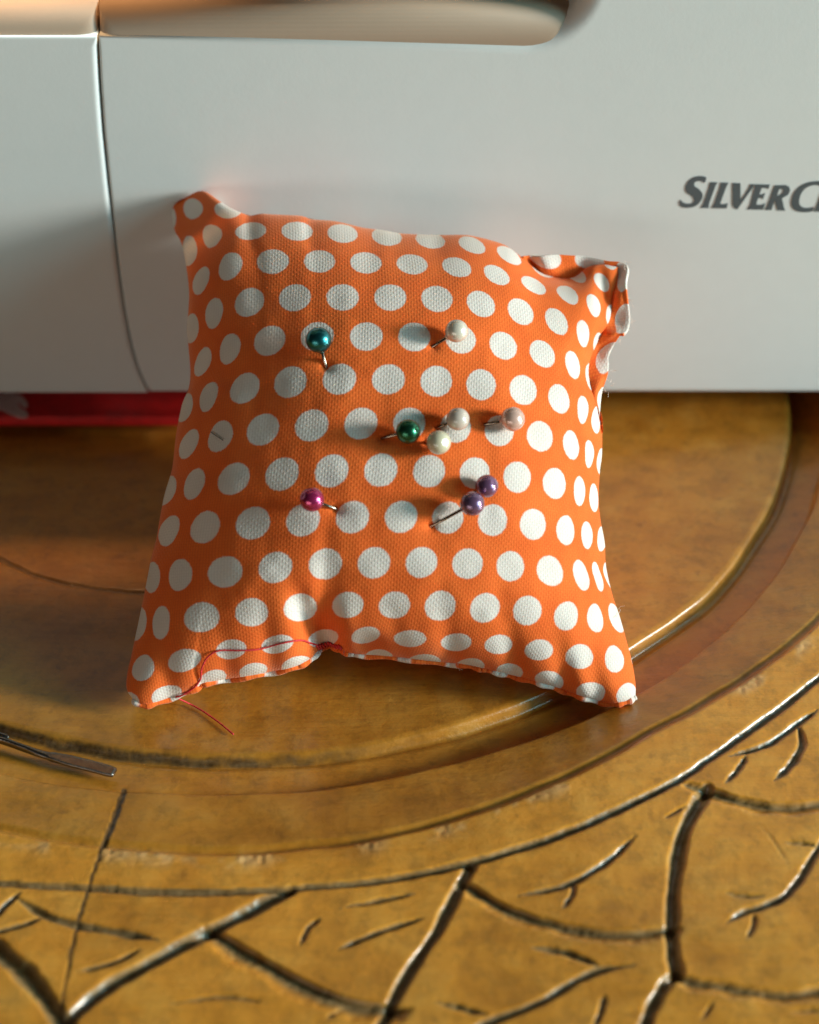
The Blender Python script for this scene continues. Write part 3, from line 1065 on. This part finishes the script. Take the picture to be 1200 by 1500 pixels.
def clear(P, lift=0.0004):
    """nothing sinks into the table or the machine"""
    P = P.copy()
    zt = table_height_at(P[:, :2]) + lift
    P[:, 2] = np.maximum(P[:, 2], zt)
    P[:, 1] = np.minimum(P[:, 1], -0.0005)
    return P


SURF_D = ((PF - CAM) @ FWD)
off_b = H_BACK * bul + ear
PB = CAM + r_all * (d_plane + np.maximum(off_b, off + 0.0008 * bul))[:, None]
edge_mask = (bul < 1e-6)
PF = clear(PF)
PB = clear(PB)
PB[edge_mask] = PF[edge_mask]
UV = cloth_uv(PX)
UV[:, 1] += 20 * ROW * 1.0
UV[:, 0] += 20

pincushion = tag(empty('pincushion', (float(A3[0]), float(A3[1]), 0)), 'orange cotton pincushion with white polka dots leaning against the white sewing machine', 'pincushion')
qi, qj = np.meshgrid(np.arange(NS - 1), np.arange(NS - 1))
q0 = (qj * NS + qi).ravel()
FQ = np.c_[q0, q0 + NS, q0 + NS + 1, q0 + 1]


def cloth(name, P, F, uv):
    return child_at(mesh_obj(name, P, [tuple(map(int, f)) for f in F], M_FABRIC, uv=uv), pincushion)


cloth('front_panel', PF, FQ, UV)
keep = np.arange(0, NS, 3)
if keep[-1] != NS - 1:
    keep = np.append(keep, NS - 1)
nb = len(keep)
sub = (keep[:, None] * NS + keep[None]).ravel()
qi, qj = np.meshgrid(np.arange(nb - 1), np.arange(nb - 1))
q0 = (qj * nb + qi).ravel()
cloth('back_panel', PB[sub], np.c_[q0, q0 + 1, q0 + nb + 1, q0 + nb], UV[sub] + np.array([0.5, 0]))


def surf_depth(p):
    """distance along the sight line at which the front cloth lies"""
    p = np.atleast_2d(np.asarray(p, float))
    out = []
    for q in p:
        d2 = (PX[:, 0] - q[0]) ** 2 + (PX[:, 1] - q[1]) ** 2
        k = np.argpartition(d2, 6)[:6]
        w = 1 / (d2[k] + 0.5)
        out.append((SURF_D[k] * w).sum() / w.sum())
    return np.array(out)


def on_cloth(p, lift=0.0):
    p = np.atleast_2d(np.asarray(p, float))
    return CAM + ray(p) * (surf_depth(p) - lift)[:, None]


# gathered raw seam allowance at the upper right corner
FL_IN = [(770, 385), (795, 402), (818, 408), (838, 409), (858, 404), (885, 400), (896, 404), (896, 430), (892, 455), (884, 478), (874, 500), (864, 522), (860, 545), (864, 568), (870, 590), (877, 612), (879, 640)]
FL_OUT = [(766, 376), (787, 375), (812, 374), (835, 374), (858, 375), (888, 381), (916, 387), (917, 412), (921, 448), (920, 480), (908, 494), (892, 516), (892, 535), (891, 552), (883, 577), (881, 602), (881, 640)]
nf, na = 240, 16
fi, fo = catmull(FL_IN, nf), catmull(FL_OUT, nf)
tf = np.linspace(0, 1, nf)
P, UVF = [], []
arcF = np.concatenate([[0], np.cumsum(np.linalg.norm(np.diff(fo, axis=0), axis=1))]) / 66.0
crk = np.sin(tf * 27 + 2.2 * np.sin(tf * 11)) * 0.85 + np.sin(tf * 49 + 2) * 0.2
dF = ((A3 - CAM) @ pn) / (ray(np.vstack([fi, fo])) @ pn)
di, do = dF[:nf], dF[nf:]
di_surf = surf_depth(fi)
for a in range(na):
    w = a / (na - 1)
    pp = fi * (1 - w) + fo * w
    pp = pp + np.c_[1.6 * crk * w, 1.1 * np.roll(crk, 9) * w]
    base = (di_surf + 0.0008) * (1 - w) + (do - 0.001 + 0.001 * np.sin(tf * 9)) * w
    dd = base + 0.0013 * crk * math.sin(min(1, w * 1.25) * math.pi * 0.75)
    Q = CAM + ray(pp) * dd[:, None]
    P.append(Q)
    UVF.append(np.c_[arcF + 0.05 * crk * w, 0.35 + 0.75 * w * np.ones(nf)])
P = clear(np.vstack(P), 0.0003)
UVF = np.vstack(UVF)
F = []
for a in range(na - 1):
    for i in range(nf - 1):
        F.append((a * nf + i, (a + 1) * nf + i, (a + 1) * nf + i + 1, a * nf + i + 1))
fl = cloth('frayed_seam', P, F, UVF)
so = fl.modifiers.new('thickness', 'SOLIDIFY')
so.thickness = 0.0005
so.offset = 1

# bottom seam line where front and back meet: a narrow welt of back cloth
wb = catmull(BOTTOM, 260)
wt = np.linspace(0, 1, 260)
path = CAM + ray(wb) * (surf_depth(wb) + 0.0002)[:, None]
V, F = tube_geo(clear(path, 0.0007), 0.00055 + 0.00012 * np.sin(wt * 150), 8)
arcW = np.concatenate([[0], np.cumsum(np.linalg.norm(np.diff(wb, axis=0), axis=1))]) / 70.0
uvw = np.repeat(np.c_[arcW, np.full(260, 0.30)], 8, 0)
w = mesh_obj('seam_edge', V, F, M_FABRIC, uv=uvw)
child_at(w, pincushion)

# red sewing thread and closing stitches
th_c = catmull([(468, 946), (455, 942), (440, 938), (410, 943), (380, 951), (350, 953), (322, 953), (305, 962), (296, 978), (294, 994), (288, 1004)], 90)
th_edge = catmull([(288, 1004), (278, 1012), (266, 1019), (258, 1021)], 20)
th_t = catmull([(258, 1021), (272, 1025), (295, 1038), (318, 1055), (333, 1068), (342, 1076)], 40)
Q1 = on_cloth(th_c, 0.00035)
Q2 = on_cloth(th_edge, 0.0006)
Q3 = on_z(th_t, 0.0)
Q3[:, 2] = table_height_at(Q3[:, :2]) + 0.0004
k = np.linspace(0, 1, 12)[:, None]
Q3[:12] = Q2[-1] * (1 - k) + Q3[:12] * k
path = np.vstack([Q1, Q2[1:], Q3[1:]])
V, F = tube_geo(path, 0.00013, 8)
child_at(mesh_obj('sewing_thread', V, F, M_THREAD), pincushion)
for i in range(9):
    x = 466 + i * 4.0
    y = 948 - 5 * math.exp(-((x - 482) / 8) ** 2)
    p = catmull([(x - 2, y - 3.0), (x, y - 1), (x + 2.5, y + 2.5)], 8)
    Q = on_cloth(p, 0.0)
    Q -= FWD * (0.0006 + 0.0003 * np.sin(np.linspace(0, math.pi, 8)))[:, None]
    V, F = tube_geo(Q, 0.00019, 8)
    child_at(mesh_obj('stitch', V, F, M_THREAD), pincushion)

# loose fibres standing off the cloth
V, F = [], []
spots = [(905, 895), (918, 400), (921, 480), (923, 470), (905, 500), (897, 545), (886, 575), (893, 560), (670, 978), (915, 385), (918, 440)]
fr = random.Random(3)
for (x, y) in spots:
    for _ in range(3):
        a = fr.uniform(0, 6.28)
        L = fr.uniform(4, 13)
        x0, y0 = x + fr.uniform(-5, 5), y + fr.uniform(-5, 5)
        b = a + fr.uniform(-1.6, 1.6)
        pp = catmull([(x0, y0), (x0 + L * 0.5 * math.cos(a), y0 + L * 0.5 * math.sin(a)), (x0 + L * math.cos(b), y0 + L * math.sin(b))], 7)
        Q = on_cloth(pp, 0.0)
        Q -= FWD * np.linspace(0.0001, fr.uniform(0.0005, 0.0016), 7)[:, None]
        v, f = tube_geo(Q, 0.000022, 4)
        o_n = len(V)
        V += v
        F += [tuple(k + o_n for k in ff) for ff in f]
fb = mesh_obj('loose_fibres', V, F, M_FIBRE)
fb['kind'] = 'stuff'
child_at(fb, pincushion)
# one dark fibre lying on a dot
Q = on_cloth(catmull([(309, 633), (318, 639), (327, 645)], 8), 0.0003)
V, F = tube_geo(Q, 0.00006, 6)
child_at(mesh_obj('dark_fibre', V, F, simple('dark_fibre', (0.03, 0.022, 0.018), 0.9)), pincushion)


# ------------------------------------------------------------------ pins
def make_pin(head, entry, lift, rad_px, mat, label, buried=0.012):
    E = on_cloth([entry], 0.0)[0]
    dh = surf_depth([head])[0]
    Hc = CAM + ray([head])[0] * (dh - lift)
    d = surf_depth([head])[0] - lift
    R = rad_px * d / FPX
    ax = Hc - E
    L = np.linalg.norm(ax)
    ax /= L
    root = tag(empty('pin', tuple(E)), label, 'pin', 'pearl headed pins stuck in the pincushion')
    path = [E - ax * buried, E - ax * (buried - 0.003), E, Hc - ax * R * 0.5]
    V, F = tube_geo(path, [0.00004, 0.00020, 0.00023, 0.00023], 12)
    child_at(mesh_obj('shaft', V, F, M_STEEL), root)
    # bead: sphere with a small collar at the shaft and a dimple at the drilled end
    bm = bmesh.new()
    bmesh.ops.create_uvsphere(bm, u_segments=40, v_segments=26, radius=1.0)
    for v in bm.verts:
        z = v.co.z
        if z > 0.965:
            v.co.z -= (z - 0.965) * 2.2
        if z < -0.94:
            v.co.z += (-0.94 - z) * 0.8
    rot = Vector(ax).to_track_quat('Z', 'Y').to_matrix().to_4x4()
    me = bpy.data.meshes.new('head')
    bm.transform(rot @ __import__('mathutils').Matrix.Scale(R, 4))
    bm.to_mesh(me)
    bm.free()
    me.polygons.foreach_set('use_smooth', [True] * len(me.polygons))
    me.materials.append(mat)
    o = bpy.data.objects.new('head', me)
    o.location = Hc
    COL.objects.link(o)
    child_at(o, root)
    c = 0.0004
    V, F = tube_geo([Hc - ax * R * 1.10, Hc - ax * R * 0.9], [c, c * 1.2], 12)
    col = mesh_obj('collar', V, F, mat)
    child_at(col, o) if False else child_at(col, root)
    return root


P_TEAL = pearl('teal_pearl', (0.022, 0.19, 0.20), 0.95, 0.30, 0.25)
P_GREEN = pearl('green_pearl', (0.025, 0.15, 0.075), 0.95, 0.30, 0.25)
P_WHITE = pearl('white_pearl', (0.72, 0.66, 0.54), 0.2, 0.25)
P_CREAM = pearl('cream_pearl', (0.66, 0.60, 0.42), 0.05, 0.3)
P_OFF = pearl('greyish_pearl', (0.58, 0.49, 0.41), 0.05, 0.3)
P_PINK = pearl('pale_pink_pearl', (0.74, 0.47, 0.38), 0.25, 0.25)
P_MAG = pearl('magenta_pearl', (0.50, 0.03, 0.14), 0.7, 0.24)
P_PUR = pearl('purple_pearl', (0.21, 0.11, 0.21), 0.6, 0.26)
P_PUR2 = pearl('plum_pearl', (0.24, 0.11, 0.22), 0.6, 0.26)

make_pin((467, 498), (478, 538), 0.0030, 19, P_TEAL, 'teal pearl headed pin, uppermost on the left of the pincushion')
make_pin((669, 485), (634, 508), 0.0028, 17, P_WHITE, 'glossy ivory white pearl headed pin, uppermost on the right of the pincushion')
make_pin((598, 632), (560, 642), 0.0025, 18, P_GREEN, 'dark green pearl headed pin in the middle of the pincushion')
make_pin((643, 648), (624, 648), 0.0024, 18, P_CREAM, 'cream milky pin head right beside the dark green pin')
make_pin((671, 614), (641, 627), 0.0024, 17, P_OFF, 'dull greyish beige pin head between the cream pin and the pale pink pin')
make_pin((751, 614), (711, 622), 0.0025, 18, P_PINK, 'pale pink pearl headed pin furthest right on the pincushion')
make_pin((457, 732), (493, 746), 0.0026, 18, P_MAG, 'magenta pink pearl headed pin at the lower left of the pincushion')
make_pin((692, 738), (632, 771), 0.0036, 18, P_PUR, 'purple pearl headed pin with long bare shaft, lower of the two purple ones')
make_pin((713, 712), (692, 724), 0.0022, 17, P_PUR2, 'purple pearl headed pin with hidden shaft, upper of the two purple ones')

# ------------------------------------------------------------------ flat metal tool in the channel
tool = empty('metal_tool', tuple(on_z((80, 1105), -0.001)[0]))
tag(tool, 'flat dark metal tool with bright blunt tip lying in the carved channel at left', 'tool')
zt = 0.0006
cen = [(-140, 1046), (-60, 1068), (0, 1084), (35, 1096), (62, 1105), (100, 1114), (140, 1124), (168, 1132)]
CP = catmull(cen, 60)
tcp = np.linspace(0, 1, 60)
hw = np.interp(tcp, [0, 0.45, 0.62, 0.72, 0.95, 1.0], [4.2, 4.2, 6.5, 9.3, 9.3, 7.5])
ht = np.interp(tcp, [0, 0.45, 0.62, 0.72, 1.0], [0.0007, 0.0007, 0.00045, 0.0003, 0.0003])
C3 = on_z(CP, zt)
T3 = np.gradient(C3, axis=0)
T3 /= np.linalg.norm(T3, axis=1)[:, None]
S3d = np.cross(T3, [0, 0, 1.0])
V, F = [], []
K = 14
for i in range(60):
    wm = hw[i] * 0.095 / 1000
    for k in range(K):
        a = 2 * math.pi * k / K
        ca, sa = math.cos(a), math.sin(a)
        e = 0.25 if tcp[i] > 0.62 else 0.9
        V.append(C3[i] + S3d[i] * wm * np.sign(ca) * abs(ca) ** e + np.array([0, 0, 1.0]) * ht[i] * np.sign(sa) * abs(sa) ** e)
for i in range(59):
    for k in range(K):
        F.append((i * K + k, i * K + (k + 1) % K, (i + 1) * K + (k + 1) % K, (i + 1) * K + k))
F += [tuple(range(K))[::-1], tuple(59 * K + k for k in range(K))]
child_at(mesh_obj('blade', V, F, M_TOOL), tool)
pp = catmull([(-140, 1034), (-60, 1060), (0, 1076), (13, 1080)], 24)
V, F = tube_geo(on_z(pp, zt + 0.0003), np.interp(np.linspace(0, 1, 24), [0, 0.8, 1], [0.0004, 0.0004, 0.0002]), 10)
child_at(mesh_obj('prong', V, F, M_TOOL), tool)
